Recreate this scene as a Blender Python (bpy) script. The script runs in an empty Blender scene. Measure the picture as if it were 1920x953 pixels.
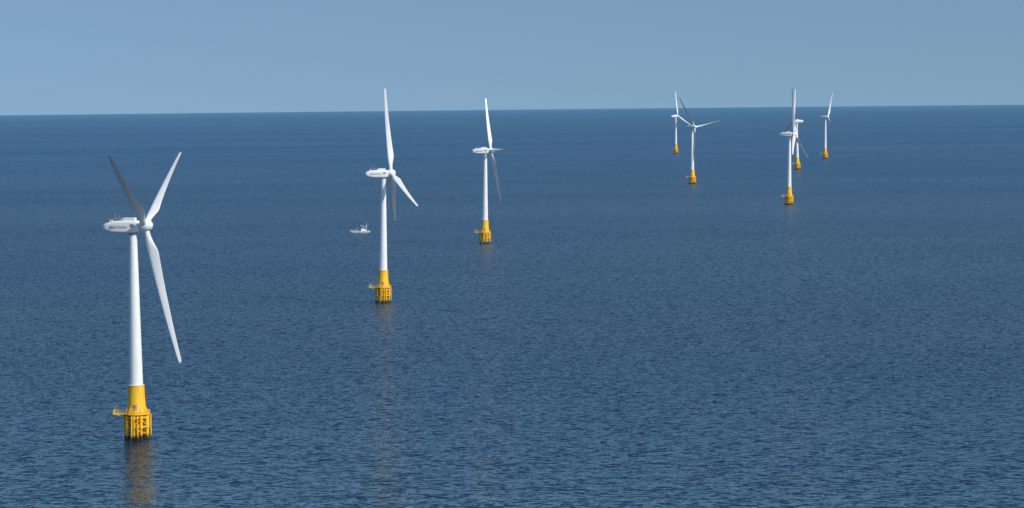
import bpy, bmesh, math, random
from mathutils import Matrix, Vector
random.seed(7)
C = bpy.context.scene.collection
PI = math.pi
RE = 7.4e6; H = 127.0; F = 4750.0
CX, CY = 960.0, 476.5

# ------------------------------------------------------------------ camera
pitch = math.atan((CY-178.0)/F); roll = -math.radians(0.6)
cam = bpy.data.objects.new('camera', bpy.data.cameras.new('camera')); C.objects.link(cam)
cam.data.sensor_width = 36; cam.data.lens = F/1920*36
cam.data.clip_start = 1; cam.data.clip_end = 200000
CM = Matrix.Translation((0,0,H)) @ Matrix.Rotation(PI/2-pitch,4,'X') @ Matrix.Rotation(roll,4,'Z')
cam.matrix_world = CM
bpy.context.scene.camera = cam
CR = CM.to_3x3(); CRI = CR.inverted()
def at(px,py):
    d = CR @ Vector(((px-CX)/F, -(py-CY)/F, -1.0))
    dh = math.hypot(d.x,d.y)
    a = dh*dh/(2*RE); b = d.z; c = H
    t = (-b - math.sqrt(max(b*b-4*a*c,0)))/(2*a)
    return Vector((d.x*t, d.y*t, H+d.z*t))
def proj(p):
    q = CRI @ (Vector(p)-Vector((0,0,H)))
    return (CX+F*q.x/-q.z, CY-F*q.y/-q.z)

# ------------------------------------------------------------------ materials
def mat(name): 
    m = bpy.data.materials.new(name); m.use_nodes = True
    return m, m.node_tree.nodes, m.node_tree.links
def paint(name, col, rough=0.45, dirt=0.10, scale=0.35, dirtcol=None, growth=False):
    m,n,l = mat(name); b = n['Principled BSDF']
    b.inputs['Roughness'].default_value = rough
    tc = n.new('ShaderNodeTexCoord'); mp = n.new('ShaderNodeMapping'); mp.inputs['Scale'].default_value=(scale*3,scale*3,scale*0.5)
    nz = n.new('ShaderNodeTexNoise'); nz.inputs['Scale'].default_value=1.0; nz.inputs['Detail'].default_value=6; nz.inputs['Roughness'].default_value=.65
    l.new(tc.outputs['Object'],mp.inputs['Vector']); l.new(mp.outputs['Vector'],nz.inputs['Vector'])
    r = n.new('ShaderNodeValToRGB'); r.color_ramp.elements[0].position=.35; r.color_ramp.elements[1].position=.62
    dc = dirtcol or tuple(c*(1-dirt*2) for c in col)
    r.color_ramp.elements[0].color=(*dc,1); r.color_ramp.elements[1].color=(*col,1)
    l.new(nz.outputs['Fac'],r.inputs['Fac'])
    out = r.outputs['Color']
    if growth:
        sx = n.new('ShaderNodeSeparateXYZ'); l.new(tc.outputs['Object'],sx.inputs[0])
        ad = n.new('ShaderNodeMath'); ad.operation='MULTIPLY_ADD'; l.new(nz.outputs['Fac'],ad.inputs[0]); ad.inputs[1].default_value=-3.0
        l.new(sx.outputs['Z'],ad.inputs[2])
        mr = n.new('ShaderNodeMapRange'); mr.inputs['From Min'].default_value=-0.5; mr.inputs['From Max'].default_value=.8
        l.new(ad.outputs[0],mr.inputs['Value'])
        mx = n.new('ShaderNodeMixRGB'); l.new(mr.outputs[0],mx.inputs['Fac']); mx.inputs['Color1'].default_value=(.03,.028,.018,1)
        l.new(out,mx.inputs['Color2']); out = mx.outputs['Color']
    l.new(out,b.inputs['Base Color'])
    return m
WHITE = paint('white_tower_paint',(.79,.81,.81),.4,.05)
BLADE = paint('blade_gelcoat',(.74,.76,.77),.4,.04,.2)
NAC = paint('nacelle_gelcoat',(.78,.80,.81),.4,.04,.3)
YEL = paint('yellow_marine_paint',(.90,.54,.02),.5,.12,.5,(.76,.38,.014),growth=True)
YEL2 = paint('yellow_rail_paint',(.90,.54,.02),.5,.05,.5)
GREY = paint('grey_steel',(.25,.27,.28),.5,.1,.5)
TXT = paint('slate_blue_lettering',(.12,.17,.23),.5,.02)
RUST = paint('rusty_orange',(.45,.09,.03),.6,.1)
GLASS = paint('dark_cabin_glass',(.02,.03,.04),.12,.02)
HULL = paint('white_hull_paint',(.88,.89,.88),.4,.03,.6)
DECK = paint('deck_green_paint',(.16,.24,.22),.7,.1,.6)

# ------------------------------------------------------------------ mesh helpers
def tube(bm,a,b,r,seg=8,r2=None,cap=True):
    a=Vector(a); b=Vector(b); r2 = r if r2 is None else r2
    d=(b-a); 
    if d.length<1e-6: return
    q = d.to_track_quat('Z','Y')
    ra=[];rb=[]
    for i in range(seg):
        t=2*PI*i/seg; v=Vector((math.cos(t),math.sin(t),0))
        ra.append(bm.verts.new(a+q@(v*r))); rb.append(bm.verts.new(b+q@(v*r2)))
    for i in range(seg):
        j=(i+1)%seg; bm.faces.new((ra[i],ra[j],rb[j],rb[i]))
    if cap: bm.faces.new(ra[::-1]); bm.faces.new(rb)
def lathe(bm,prof,seg=40,M=None,cap=True):
    rings=[]
    for r,z in prof:
        ring=[]
        for i in range(seg):
            t=2*PI*i/seg; v=Vector((r*math.cos(t),r*math.sin(t),z))
            if M: v=M@v
            ring.append(bm.verts.new(v))
        rings.append(ring)
    for k in range(len(rings)-1):
        for i in range(seg):
            j=(i+1)%seg; bm.faces.new((rings[k][i],rings[k][j],rings[k+1][j],rings[k+1][i]))
    if cap: bm.faces.new(rings[0][::-1]); bm.faces.new(rings[-1])
def box(bm,c,s,bev=0):
    c=Vector(c); v=[]
    for dx in(-1,1):
        for dy in(-1,1):
            for dz in(-1,1): v.append(bm.verts.new(c+Vector((dx*s[0]/2,dy*s[1]/2,dz*s[2]/2))))
    fs=[(0,1,3,2),(4,6,7,5),(0,4,5,1),(2,3,7,6),(0,2,6,4),(1,5,7,3)]
    faces=[bm.faces.new([v[i] for i in f]) for f in fs]
    if bev:
        es=list({e for f in faces for e in f.edges}); bmesh.ops.bevel(bm,geom=es,offset=bev,segments=2,affect='EDGES')
def loft(bm,rings,cap=True):
    R=[[bm.verts.new(p) for p in r] for r in rings]
    n=len(R[0])
    for k in range(len(R)-1):
        for i in range(n):
            j=(i+1)%n; bm.faces.new((R[k][i],R[k][j],R[k+1][j],R[k+1][i]))
    if cap: bm.faces.new(R[0][::-1]); bm.faces.new(R[-1])
def obj(name,bm,m,parent=None,smooth=True,loc=None,mw=None,angle=40):
    bmesh.ops.recalc_face_normals(bm,faces=bm.faces)
    if smooth:
        ca=math.radians(angle)
        for f in bm.faces: f.smooth=True
        for e in bm.edges:
            if len(e.link_faces)==2 and e.calc_face_angle(0)>ca: e.smooth=False
    me=bpy.data.meshes.new(name); bm.to_mesh(me); bm.free(); me.materials.append(m)
    o=bpy.data.objects.new(name,me); C.objects.link(o)
    if parent: o.parent=parent
    if loc: o.location=loc
    if mw: o.matrix_local=mw
    return o
B=bmesh.new

# ------------------------------------------------------------------ turbine prototype
HUBZ=80.0; HX=4.9; TILT=math.radians(8.5); RB=52.5; CONE=math.radians(2.8); PREB=2.2
def nose(yaw): return Matrix.Translation((0,0,HUBZ-HX*math.sin(TILT)*0.6)) @ Matrix.Rotation(yaw,4,'Z')
HUBMAT = Matrix.Translation((HX,0,0.35)) @ Matrix.Rotation(-TILT,4,'Y')
def blade_x(r): 
    t=r/RB
    return r*math.tan(CONE)+PREB*t*t
NPILE=9
def build_turbine():
    root=bpy.data.objects.new('wind_turbine',None); C.objects.link(root)
    for k in range(NPILE):
        a=2*PI*(k+.5)/NPILE; x,y=4.25*math.cos(a),4.25*math.sin(a)
        bm=B(); lathe(bm,[(.46,-6),(.46,4.2),(.68,4.25),(.68,9.0),(.4,9.05)],14,Matrix.Translation((x,y,0)))
        obj('pile',bm,YEL,root)
    bm=B(); lathe(bm,[(1.2,-6),(1.2,4.8),(2.1,6.4),(2.5,9.1)],24)
    obj('central_column',bm,YEL,root)
    bm=B()
    for k in range(NPILE):
        a=2*PI*(k+.5)/NPILE; b=2*PI*(k+1.5)/NPILE; ca,sa,cb,sb=math.cos(a),math.sin(a),math.cos(b),math.sin(b)
        tube(bm,(4.25*ca,4.25*sa,8.3),(4.25*cb,4.25*sb,8.3),.40,8)
        tube(bm,(4.25*ca,4.25*sa,4.8),(4.25*cb,4.25*sb,4.8),.32,8)
        if k%2: tube(bm,(4.25*ca,4.25*sa,8.2),(4.25*cb,4.25*sb,5.0),.18,6)
        else: tube(bm,(4.25*ca,4.25*sa,5.0),(4.25*cb,4.25*sb,8.2),.18,6)
        tube(bm,(1.2*ca,1.2*sa,4.0),(4.25*ca,4.25*sa,4.8),.28,8)
        if k%3!=1: tube(bm,(4.25*ca,4.25*sa,1.2),(1.2*ca,1.2*sa,3.2),.22,8)
    obj('bracing',bm,YEL,root)
    bm=B(); lathe(bm,[(3.9,9.76),(3.9,10.4),(3.6,11.2),(3.4,13),(3.2,16),(3.05,20.0),(3.15,20.02),(3.15,20.3),(2.75,20.32)],48)
    for k in range(12):
        a=2*PI*k/12; bx=Vector((math.cos(a),math.sin(a),0))
        tube(bm,bx*4.5+Vector((0,0,9.9)),bx*3.4+Vector((0,0,12.2)),.10,6)
    tp=obj('transition_piece',bm,YEL,root)
    bm=B(); box(bm,(0,-3.42,12.0),(1.1,.5,2.4),.06); obj('door',bm,GREY,tp)
    bm=B(); lathe(bm,[(4.9,9.4),(5.0,9.42),(5.0,9.72),(4.9,9.75)],24)
    box(bm,(-6.6,-.4,9.58),(4.0,3.2,.28))
    for y in(-1.8,1.0): tube(bm,(-8.3,y,9.5),(-4.5,y,8.6),.09,6)
    pf=obj('platform',bm,YEL2,root)
    bm=B(); pts=[]
    for k in range(28):
        a=PI+2*PI*(k)/28
        p=Vector((4.9*math.cos(a),4.9*math.sin(a),9.75))
        if p.x<-4.4: continue
        pts.append(p)
    pts=[Vector((-4.6,1.15,9.75)),Vector((-6.5,1.15,9.75)),Vector((-8.5,1.15,9.75)),Vector((-8.5,-.4,9.75)),Vector((-8.5,-1.95,9.75)),Vector((-6.5,-1.95,9.75)),Vector((-4.6,-1.95,9.75))]+pts
    for i,p in enumerate(pts):
        q=pts[(i+1)%len(pts)]
        tube(bm,p,p+Vector((0,0,1.2)),.06,6)
        for h in(.6,1.2): tube(bm,p+Vector((0,0,h)),q+Vector((0,0,h)),.055,6)
    obj('railing',bm,YEL2,pf)
    bm=B(); tube(bm,(-7.9,-1.5,9.7),(-7.9,-1.5,12.2),.14,8); tube(bm,(-7.9,-1.5,12.2),(-6.2,-2.6,12.6),.10,8)
    obj('davit_crane',bm,YEL2,pf)
    bm=B()
    for x in(-1.1,1.1):
        tube(bm,(x,-5.9,-4),(x,-5.9,8.2),.24,10); tube(bm,(x,-5.9,8.2),(x,-4.9,9.0),.24,10)
        for z in(1.8,5.6): tube(bm,(x,-5.9,z),(x,-4.0,z),.16,8)
    obj('boat_landing',bm,YEL,root)
    bm=B()
    for x in(-.35,.35): tube(bm,(x,-5.55,-1),(x,-5.55,10.6),.07,6)
    for k in range(28): tube(bm,(-.35,-5.55,-.8+k*.4),(.35,-5.55,-.8+k*.4),.04,5)
    obj('ladder',bm,YEL,root)
    for y in(.8,1.7):
        bm=B(); tube(bm,(5.1,y,-5),(5.1,y,9.3),.16,8); obj('cable_tube',bm,YEL,root)
    bm=B(); prof=[]
    z0,z1=20.33,77.3; r0,r1=2.62,1.46
    for k in range(31):
        t=k/30; z=z0+(z1-z0)*t; r=r0+(r1-r0)*t
        prof.append((r,z))
        if k in(8,19): prof+= [(r+.025,z+.02),(r+.025,z+.2),(r,z+.22)]
    lathe(bm,prof,48); obj('tower',bm,WHITE,root)
    bm=B(); lathe(bm,[(1.75,76.6),(1.75,77.35),(1.6,77.9)],40); obj('yaw_bearing',bm,GREY,root)
    bm=B(); rings=[]
    secs=[(-11.4,.3,.3,-.3),(-11.3,.9,.85,-.3),(-11.0,1.3,1.25,-.3),(-10.5,1.55,1.5,-.28),(-9.8,1.75,1.72,-.25),(-8.8,1.9,1.92,-.2),(-7.6,2.0,2.1,-.14),(-5.5,2.1,2.3,-.07),(-2,2.1,2.42,-.05),(1.2,2.08,2.35,-.05),(2.2,1.95,2.15,.02),(2.75,1.75,1.85,.12)]
    for x,w,h,zc in secs:
        e=2.6 if x<-10.6 else (3.2 if x<-9.5 else (4.0 if x<-8 else 5.2))
        r=[]
        for k in range(48):
            t=2*PI*k/48; c,s=math.cos(t),math.sin(t)
            r.append((x,w*math.copysign(abs(c)**(2/e),c),zc+h*math.copysign(abs(s)**(2/e),s)))
        rings.append(r)
    loft(bm,rings)
    nc=obj('nacelle',bm,NAC,root,mw=nose(0),angle=50)
    bm=B(); box(bm,(-1.2,0,2.75),(4.6,2.8,1.1),.12); box(bm,(-3.75,0,2.5),(.9,2.2,.7),.06); obj('roof_cooler',bm,NAC,nc)
    bm=B(); box(bm,(-8.2,.0,2.1),(1.4,1.4,.7),.04); obj('roof_hatch',bm,NAC,nc)
    for (x,y,h) in((-7.0,.7,2.9),(-4.8,-.7,2.2)):
        bm=B(); tube(bm,(x,y,1.9),(x,y,2.1+h),.10,6); tube(bm,(x-.45,y,2.1+h*.8),(x+.45,y,2.1+h*.8),.08,6); tube(bm,(x-.45,y,2.1+h*.8),(x-.45,y,2.35+h*.8),.15,6); tube(bm,(x+.45,y,2.1+h*.8),(x+.45,y,2.3+h*.8),.14,6)
        obj('wind_sensor_mast',bm,GREY,nc)
    for y in(-1.2,1.2):
        bm=B()
        for k in range(5): tube(bm,(-8.0+k*.95,y,1.8),(-8.0+k*.95,y,3.1),.07,5)
        tube(bm,(-8.0,y,3.1),(-4.2,y,3.1),.075,5)
        obj('roof_rail',bm,GREY,nc)
    bm=B(); lathe(bm,[(.22,1.2),(.24,2.45),(.15,2.65)],12,Matrix.Translation((-9.3,0,0))); obj('warning_light',bm,RUST,nc)
    for y in(-2.105,2.105):
        bm=B(); box(bm,(.2,y,.42),(1.5,.02,1.2))
        for k in range(4): box(bm,(.2,y*1.012,.9-k*.32),(1.5,.05,.14))
        obj('side_vent',bm,GREY,nc)
    cu=bpy.data.curves.new('lettering','FONT'); cu.body='DOOSAN'; cu.size=1.45; cu.align_x='CENTER'; cu.align_y='CENTER'; cu.extrude=.06; cu.offset=.01; cu.space_character=1.1
    to=bpy.data.objects.new('lettering_tmp',cu); C.objects.link(to)
    dg=bpy.context.evaluated_depsgraph_get(); dg.update()
    me=bpy.data.meshes.new_from_object(to.evaluated_get(dg)); bpy.data.objects.remove(to)
    me.materials.clear(); me.materials.append(TXT)
    for s in(-1,1):
        o=bpy.data.objects.new('lettering',me); C.objects.link(o); o.parent=nc
        M=Matrix.Translation((-5.0,s*2.08,-.2)) @ Matrix.Rotation(0 if s<0 else PI,4,'Z') @ Matrix.Rotation(PI/2,4,'X')
        o.matrix_local=M
    bm=B(); M=Matrix.Rotation(PI/2,4,'Y')
    lathe(bm,[(1.75,-2.2),(2.1,-1.8),(2.3,-.9),(2.35,0),(2.25,.8),(1.95,1.6),(1.45,2.25),(.8,2.65),(.25,2.8),(.02,2.82)],40,M)
    obj('hub',bm,NAC,root,mw=nose(0)@HUBMAT)
    bm=B(); rings=[]; NS=48; NP=28
    for k in range(NS+1):
        t=1-(1-k/NS)**1.25; r=1.6+(RB-1.6)*t
        tt=r/RB
        CM_=4.0
        if tt<.05: ch=2.1; blend=0
        elif tt<.21:
            s=(tt-.05)/.16; s=s*s*(3-2*s); ch=2.1+(CM_-2.1)*s; blend=s
        else:
            s=(tt-.21)/.79; ch=CM_+(1.25-CM_)*s**.85; blend=1
        if tt>.975: ch*= max(.2,math.sqrt(max(0,1-((tt-.975)/.0255)**2)))
        thick = (1-blend)*1.0 + blend*max(.16,.34-.25*tt)
        ang = math.radians(20*(1-tt)**2+4)
        ring=[]
        for j in range(NP):
            u=2*PI*j/NP; cx=math.cos(u); sy=math.sin(u)
            xc=(1-blend)*(cx*.5)+blend*((cx*.5)+.20)
            foil=sy*.5*(1-blend)+blend*sy*.5*(0.62+.38*(-cx))*1.15
            X=xc*ch; Y=foil*ch*thick
            ring.append((X*math.cos(ang)-Y*math.sin(ang)+blade_x(r), X*math.sin(ang)+Y*math.cos(ang), r))
        rings.append(ring)
    loft(bm,rings)
    b0=obj('blade',bm,BLADE,root,angle=60)
    for i in range(2):
        c=b0.copy(); C.objects.link(c); c.parent=root
    return root

def bl_mat(yaw,phase,k,bp):
    return nose(yaw)@HUBMAT@Matrix.Rotation(phase+k*2*PI/3,4,'X')@Matrix.Rotation(bp,4,'Z')
def pose(root,yaw,phase,bp):
    k=0
    for ch in root.children:
        n=ch.name.split('.')[0]
        if n=='nacelle': ch.matrix_local=nose(yaw)
        elif n=='hub': ch.matrix_local=nose(yaw)@HUBMAT@Matrix.Rotation(phase,4,'X')
        elif n=='blade':
            ch.matrix_local=bl_mat(yaw,phase,k,bp); k+=1
def copy_tree(o,parent=None):
    c=o.copy(); C.objects.link(c)
    if parent: c.parent=parent
    for ch in list(o.children): copy_tree(ch,c)
    return c

T=[
 ((257,823),[(204,296),(341,287),(336,680)],(-60,-3),0,-16,'nearest and tallest wind turbine, standing at the far left with its base mirrored in water'),
 ((718,568),[(730,163),(783,382),(736,420)],(3,60),1.0,-14,'wind turbine just right of the small white boat, one blade pointing straight up'),
 ((909,457),[(913,185),(937,381),(946,281)],(2,60),.9,14,'wind turbine third from the left, with one short blade pointing right past its hub'),
 ((1267,288),[(1268,170),(1254,245),(1291,228)],(3,70),.5,0,'small distant wind turbine, the left and farther one of the middle right pair'),
 ((1298,345),[(1272,183),(1345,226),(1297,299)],(-80,-3),.3,0,'wind turbine with dark blade leaning left and white blade reaching right, nearer of its pair'),
 ((1479,384),[(1488,164),(1475,292),(1500,293)],(-60,-3),.9,-24,'nearest of the three turbines at the right, overlapping a smaller turbine behind it'),
 ((1495,318),[(1486,172),(1466,247),(1498,262)],(-177,-110),-.6,0,'distant wind turbine partly hidden behind the nearer turbine, its rotor facing left'),
 ((1547,298),[(1561,173),(1570,258),(1536,217)],(-70,-3),.8,6,'rightmost wind turbine, small and far off, with a blade tilted up to the right'),
]
def tips(BM,yaw,ph,bp):
    return [proj(BM@bl_mat(yaw,ph,k,bp)@Vector((blade_x(RB),0,RB))) for k in range(3)]
def fit(BM,tg,yr,bp):
    best=None
    W=(5,1.5,1.5)
    def cost(y,p):
        ts=tips(BM,y,p,bp); bb=1e18
        for perm in((0,1,2),(1,2,0),(2,0,1),(0,2,1),(2,1,0),(1,0,2)):
            e=sum((ts[perm[i]][0]-tg[i][0])**2*W[i]+(ts[perm[i]][1]-tg[i][1])**2 for i in range(3))
            bb=min(bb,e)
        return bb
    for yd in range(yr[0],yr[1]+1,3):
        for pd in range(0,120,4):
            e=cost(math.radians(yd),math.radians(pd))
            if best is None or e<best[0]: best=(e,yd,pd)
    e0,y0,p0=best
    for dy in range(-6,7):
        for dp in range(-8,9):
            y=y0+dy*.5; p=p0+dp*.5
            e=cost(math.radians(y),math.radians(p))
            if e<best[0]: best=(e,y,p)
    return best
proto=build_turbine()
for i,(bp,tg,yr,lean,bpi,lab) in enumerate(T):
    base=at(*bp); lean=math.radians(lean); bpi=math.radians(bpi)
    BM=Matrix.Translation(base)@Matrix.Rotation(lean,4,'Y')
    e,y,p=fit(BM,tg,yr,bpi)
    r=proto if i==0 else copy_tree(proto)
    r.location=base; r.rotation_euler=(0,lean,0); r['label']=lab; r['category']='wind turbine'; r['group']='offshore wind turbines standing in the sea'
    pose(r,math.radians(y),math.radians(p),bpi)

# ------------------------------------------------------------------ boat
def build_boat():
    root=bpy.data.objects.new('fishing_boat',None); C.objects.link(root)
    root['label']='small white fishing boat with a mast on the open water left of the second turbine'; root['category']='boat'
    L0,L1=-10.5,9.0
    def wd(t): return .05+2.0*min(1,(t/.5))**.8*(1-.12*t)
    def sh(t): return 1.5+1.5*(1-t)**2.6+.2*t**3
    bm=B(); rings=[]
    for k in range(17):
        t=k/16; x=L0+(L1-L0)*t; w=wd(t); s_=sh(t); kx=x+(1-t)**4*3.2
        rings.append([(x,-w,s_),(x+.8*(1-t)**3,-w*.9,s_*.5),(kx,-w*.5,-.4),(kx,0,-.7),(kx,w*.5,-.4),(x+.8*(1-t)**3,w*.9,s_*.5),(x,w,s_)])
    loft(bm,rings)
    hull=obj('hull',bm,HULL,root)
    bm=B()
    path=[Vector((L0+(L1-L0)*k/16,-wd(k/16)-.03,sh(k/16)+.03)) for k in range(16,-1,-1)]+[Vector((L0+(L1-L0)*k/16,wd(k/16)+.03,sh(k/16)+.03)) for k in range(17)]
    for a,b in zip(path,path[1:]): tube(bm,a,b,.07,6)
    obj('gunwale',bm,DECK,hull)
    bm=B(); box(bm,(2.6,0,2.35),(4.6,2.6,1.7),.1); box(bm,(2.2,0,3.75),(2.2,2.1,1.1),.08); box(bm,(2.3,0,4.36),(2.7,2.5,.14))
    cb=obj('cabin',bm,HULL,root)
    for (x,y,z,sx) in((1.7,-1.07,3.8,.6),(2.7,-1.07,3.8,.6),(1.7,1.07,3.8,.6),(2.7,1.07,3.8,.6),(1.2,-1.32,2.6,.6),(3.5,-1.32,2.6,.6)):
        bm=B(); box(bm,(x,y,z),(sx,.04,.5)); obj('window',bm,GLASS,cb)
    bm=B(); tube(bm,(5.6,0,1.5),(5.8,0,8.8),.20,8,.13); tube(bm,(5.1,0,6.6),(6.4,0,6.6),.08,6); obj('mast',bm,HULL,root)
    bm=B(); tube(bm,(-3.6,0,1.5),(-3.6,0,4.6),.13,8,.1); obj('foremast',bm,HULL,root)
    bm=B(); tube(bm,(5.7,0,5.2),(0,0,6.8),.13,6); obj('boom',bm,HULL,root)
    bm=B(); tube(bm,(-10.2,0,3.0),(-3.6,0,4.6),.05,5); tube(bm,(-3.6,0,4.6),(5.7,0,8.2),.045,5); tube(bm,(8.7,0,1.7),(5.8,0,8.4),.05,5); obj('rigging',bm,GREY,root)
    bm=B(); box(bm,(-1.4,0,1.8),(2.0,1.6,.7),.08); obj('fish_hatch',bm,GREY,root)
    root.location=at(676,436.5); root.rotation_euler=(0,0,math.radians(10))
    return root
build_boat()

# ------------------------------------------------------------------ sea
bm=B(); SEG=720; radii=[0.0,30]
while radii[-1]<70000: radii.append(radii[-1]*1.045)
prev=None
c=bm.verts.new((0,0,0))
for r in radii[1:]:
    ring=[bm.verts.new((r*math.cos(2*PI*i/SEG),r*math.sin(2*PI*i/SEG),-r*r/(2*RE))) for i in range(SEG)]
    for i in range(SEG):
        j=(i+1)%SEG
        if prev is None: bm.faces.new((c,ring[i],ring[j]))
        else: bm.faces.new((prev[i],ring[i],ring[j],prev[j]))
    prev=ring
m,n,l=mat('sea_water'); n.clear()
out=n.new('ShaderNodeOutputMaterial')
geo=n.new('ShaderNodeNewGeometry')
def noise(scale,stretch,detail,rough,rot=0.0,off=0):
    mp=n.new('ShaderNodeMapping'); mp.inputs['Scale'].default_value=(scale*stretch,scale,scale); mp.inputs['Rotation'].default_value=(0,0,rot); mp.inputs['Location'].default_value=(off,off,0)
    l.new(geo.outputs['Position'],mp.inputs['Vector'])
    z=n.new('ShaderNodeTexNoise'); z.inputs['Scale'].default_value=1; z.inputs['Detail'].default_value=detail; z.inputs['Roughness'].default_value=rough
    l.new(mp.outputs[0],z.inputs['Vector']); return z
def vm(op,a,b):
    x=n.new('ShaderNodeVectorMath'); x.operation=op
    for i,v in enumerate((a,b)):
        if v is None: continue
        if isinstance(v,(tuple,list)): x.inputs[i].default_value=v
        else: l.new(v,x.inputs[i])
    return x.outputs[0]
def mrange(src,a,b,c_,d,smooth=False):
    x=n.new('ShaderNodeMapRange'); 
    if smooth: x.interpolation_type='SMOOTHSTEP'
    for k,v in zip(('From Min','From Max','To Min','To Max'),(a,b,c_,d)): x.inputs[k].default_value=v
    l.new(src,x.inputs['Value']); return x.outputs[0]
def scale(v,f):
    x=n.new('ShaderNodeVectorMath'); x.operation='SCALE'; l.new(v,x.inputs[0]); l.new(f,x.inputs['Scale']); return x.outputs[0]
def cmix(a,b,f):
    x=n.new('ShaderNodeMixRGB'); l.new(f,x.inputs['Fac'])
    for k,v in ((1,a),(2,b)):
        if isinstance(v,tuple): x.inputs[k].default_value=(*v,1)
        else: l.new(v,x.inputs[k])
    return x.outputs[0]
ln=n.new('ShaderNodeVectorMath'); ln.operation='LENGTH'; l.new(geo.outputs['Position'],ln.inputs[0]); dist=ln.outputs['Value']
na=noise(1/1.5,.42,2,.6,.12); nb=noise(1/.7,.6,3,.65,-.2,31); nc_=noise(1/5.5,.4,2,.5,-.1,77)
va=vm('MULTIPLY',vm('SUBTRACT',na.outputs['Color'],(.5,.5,.5)),(1.0,1.3,0))
vb=vm('MULTIPLY',vm('SUBTRACT',nb.outputs['Color'],(.5,.5,.5)),(1.1,.8,0))
vc=scale(vm('MULTIPLY',vm('SUBTRACT',nc_.outputs['Color'],(.5,.5,.5)),(.3,.5,0)),mrange(dist,900,2500,.5,1.6))
vs=vm('ADD',scale(vm('ADD',va,vb),mrange(dist,780,1250,1.0,2.0)),vc)
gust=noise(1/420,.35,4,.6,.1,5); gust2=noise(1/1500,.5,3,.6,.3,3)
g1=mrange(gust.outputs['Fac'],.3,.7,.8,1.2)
nn=vm('NORMALIZE',vm('ADD',scale(vs,g1),(0,0,1)),None)
fr=n.new('ShaderNodeFresnel'); fr.inputs['IOR'].default_value=1.333; l.new(nn,fr.inputs['Normal'])
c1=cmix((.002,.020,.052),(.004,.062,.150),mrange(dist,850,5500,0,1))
c_haze=cmix(c1,(.10,.28,.46),mrange(dist,6000,42000,0,1))  # distance haze painted into the water colour, paler towards the horizon
c3=cmix(c_haze,(.02,.05,.085),mrange(gust2.outputs['Fac'],.45,.65,0,.35,True))
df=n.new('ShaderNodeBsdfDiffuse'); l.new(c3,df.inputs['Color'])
gl=n.new('ShaderNodeBsdfGlossy'); l.new(mrange(dist,780,1300,.09,.28),gl.inputs['Roughness']); gl.inputs['Color'].default_value=(.70,.83,.90,1); l.new(nn,gl.inputs['Normal'])
mx=n.new('ShaderNodeMixShader'); l.new(fr.outputs[0],mx.inputs[0]); l.new(df.outputs[0],mx.inputs[1]); l.new(gl.outputs[0],mx.inputs[2])
l.new(mx.outputs[0],out.inputs['Surface'])
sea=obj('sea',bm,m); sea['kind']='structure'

# ------------------------------------------------------------------ light
az=math.radians(125); el=math.radians(42)
sd=Vector((math.sin(az)*math.cos(el),math.cos(az)*math.cos(el),math.sin(el)))
sl=bpy.data.lights.new('sun','SUN'); sl.energy=4.1; sl.angle=math.radians(.5); sl.color=(1,.95,.88)
so=bpy.data.objects.new('sun',sl); C.objects.link(so); so.rotation_euler=(-sd).to_track_quat('-Z','Y').to_euler()
w=bpy.data.worlds.new('World'); bpy.context.scene.world=w; w.use_nodes=True
n=w.node_tree.nodes; l=w.node_tree.links
bg=n['Background']; sky=n.new('ShaderNodeTexSky'); sky.sky_type='NISHITA'; sky.sun_disc=False
sky.sun_elevation=el; sky.sun_rotation=az; sky.altitude=100; sky.air_density=1.0; sky.dust_density=.6; sky.ozone_density=2.0
tc=n.new('ShaderNodeTexCoord'); ml=n.new('ShaderNodeVectorMath'); ml.operation='MULTIPLY_ADD'; ml.inputs[1].default_value=(1,1,.7); ml.inputs[2].default_value=(0,0,.2)
l.new(tc.outputs['Generated'],ml.inputs[0]); l.new(ml.outputs[0],sky.inputs['Vector'])
tn=n.new('ShaderNodeMixRGB'); tn.blend_type='MULTIPLY'; tn.inputs['Fac'].default_value=1; tn.inputs['Color2'].default_value=(.97,1.045,1.02,1)
l.new(sky.outputs[0],tn.inputs['Color1'])
l.new(tn.outputs[0],bg.inputs['Color']); bg.inputs['Strength'].default_value=.1
sc_=bpy.context.scene; sc_.view_settings.view_transform='Standard'; sc_.view_settings.look='None'; sc_.view_settings.exposure=0
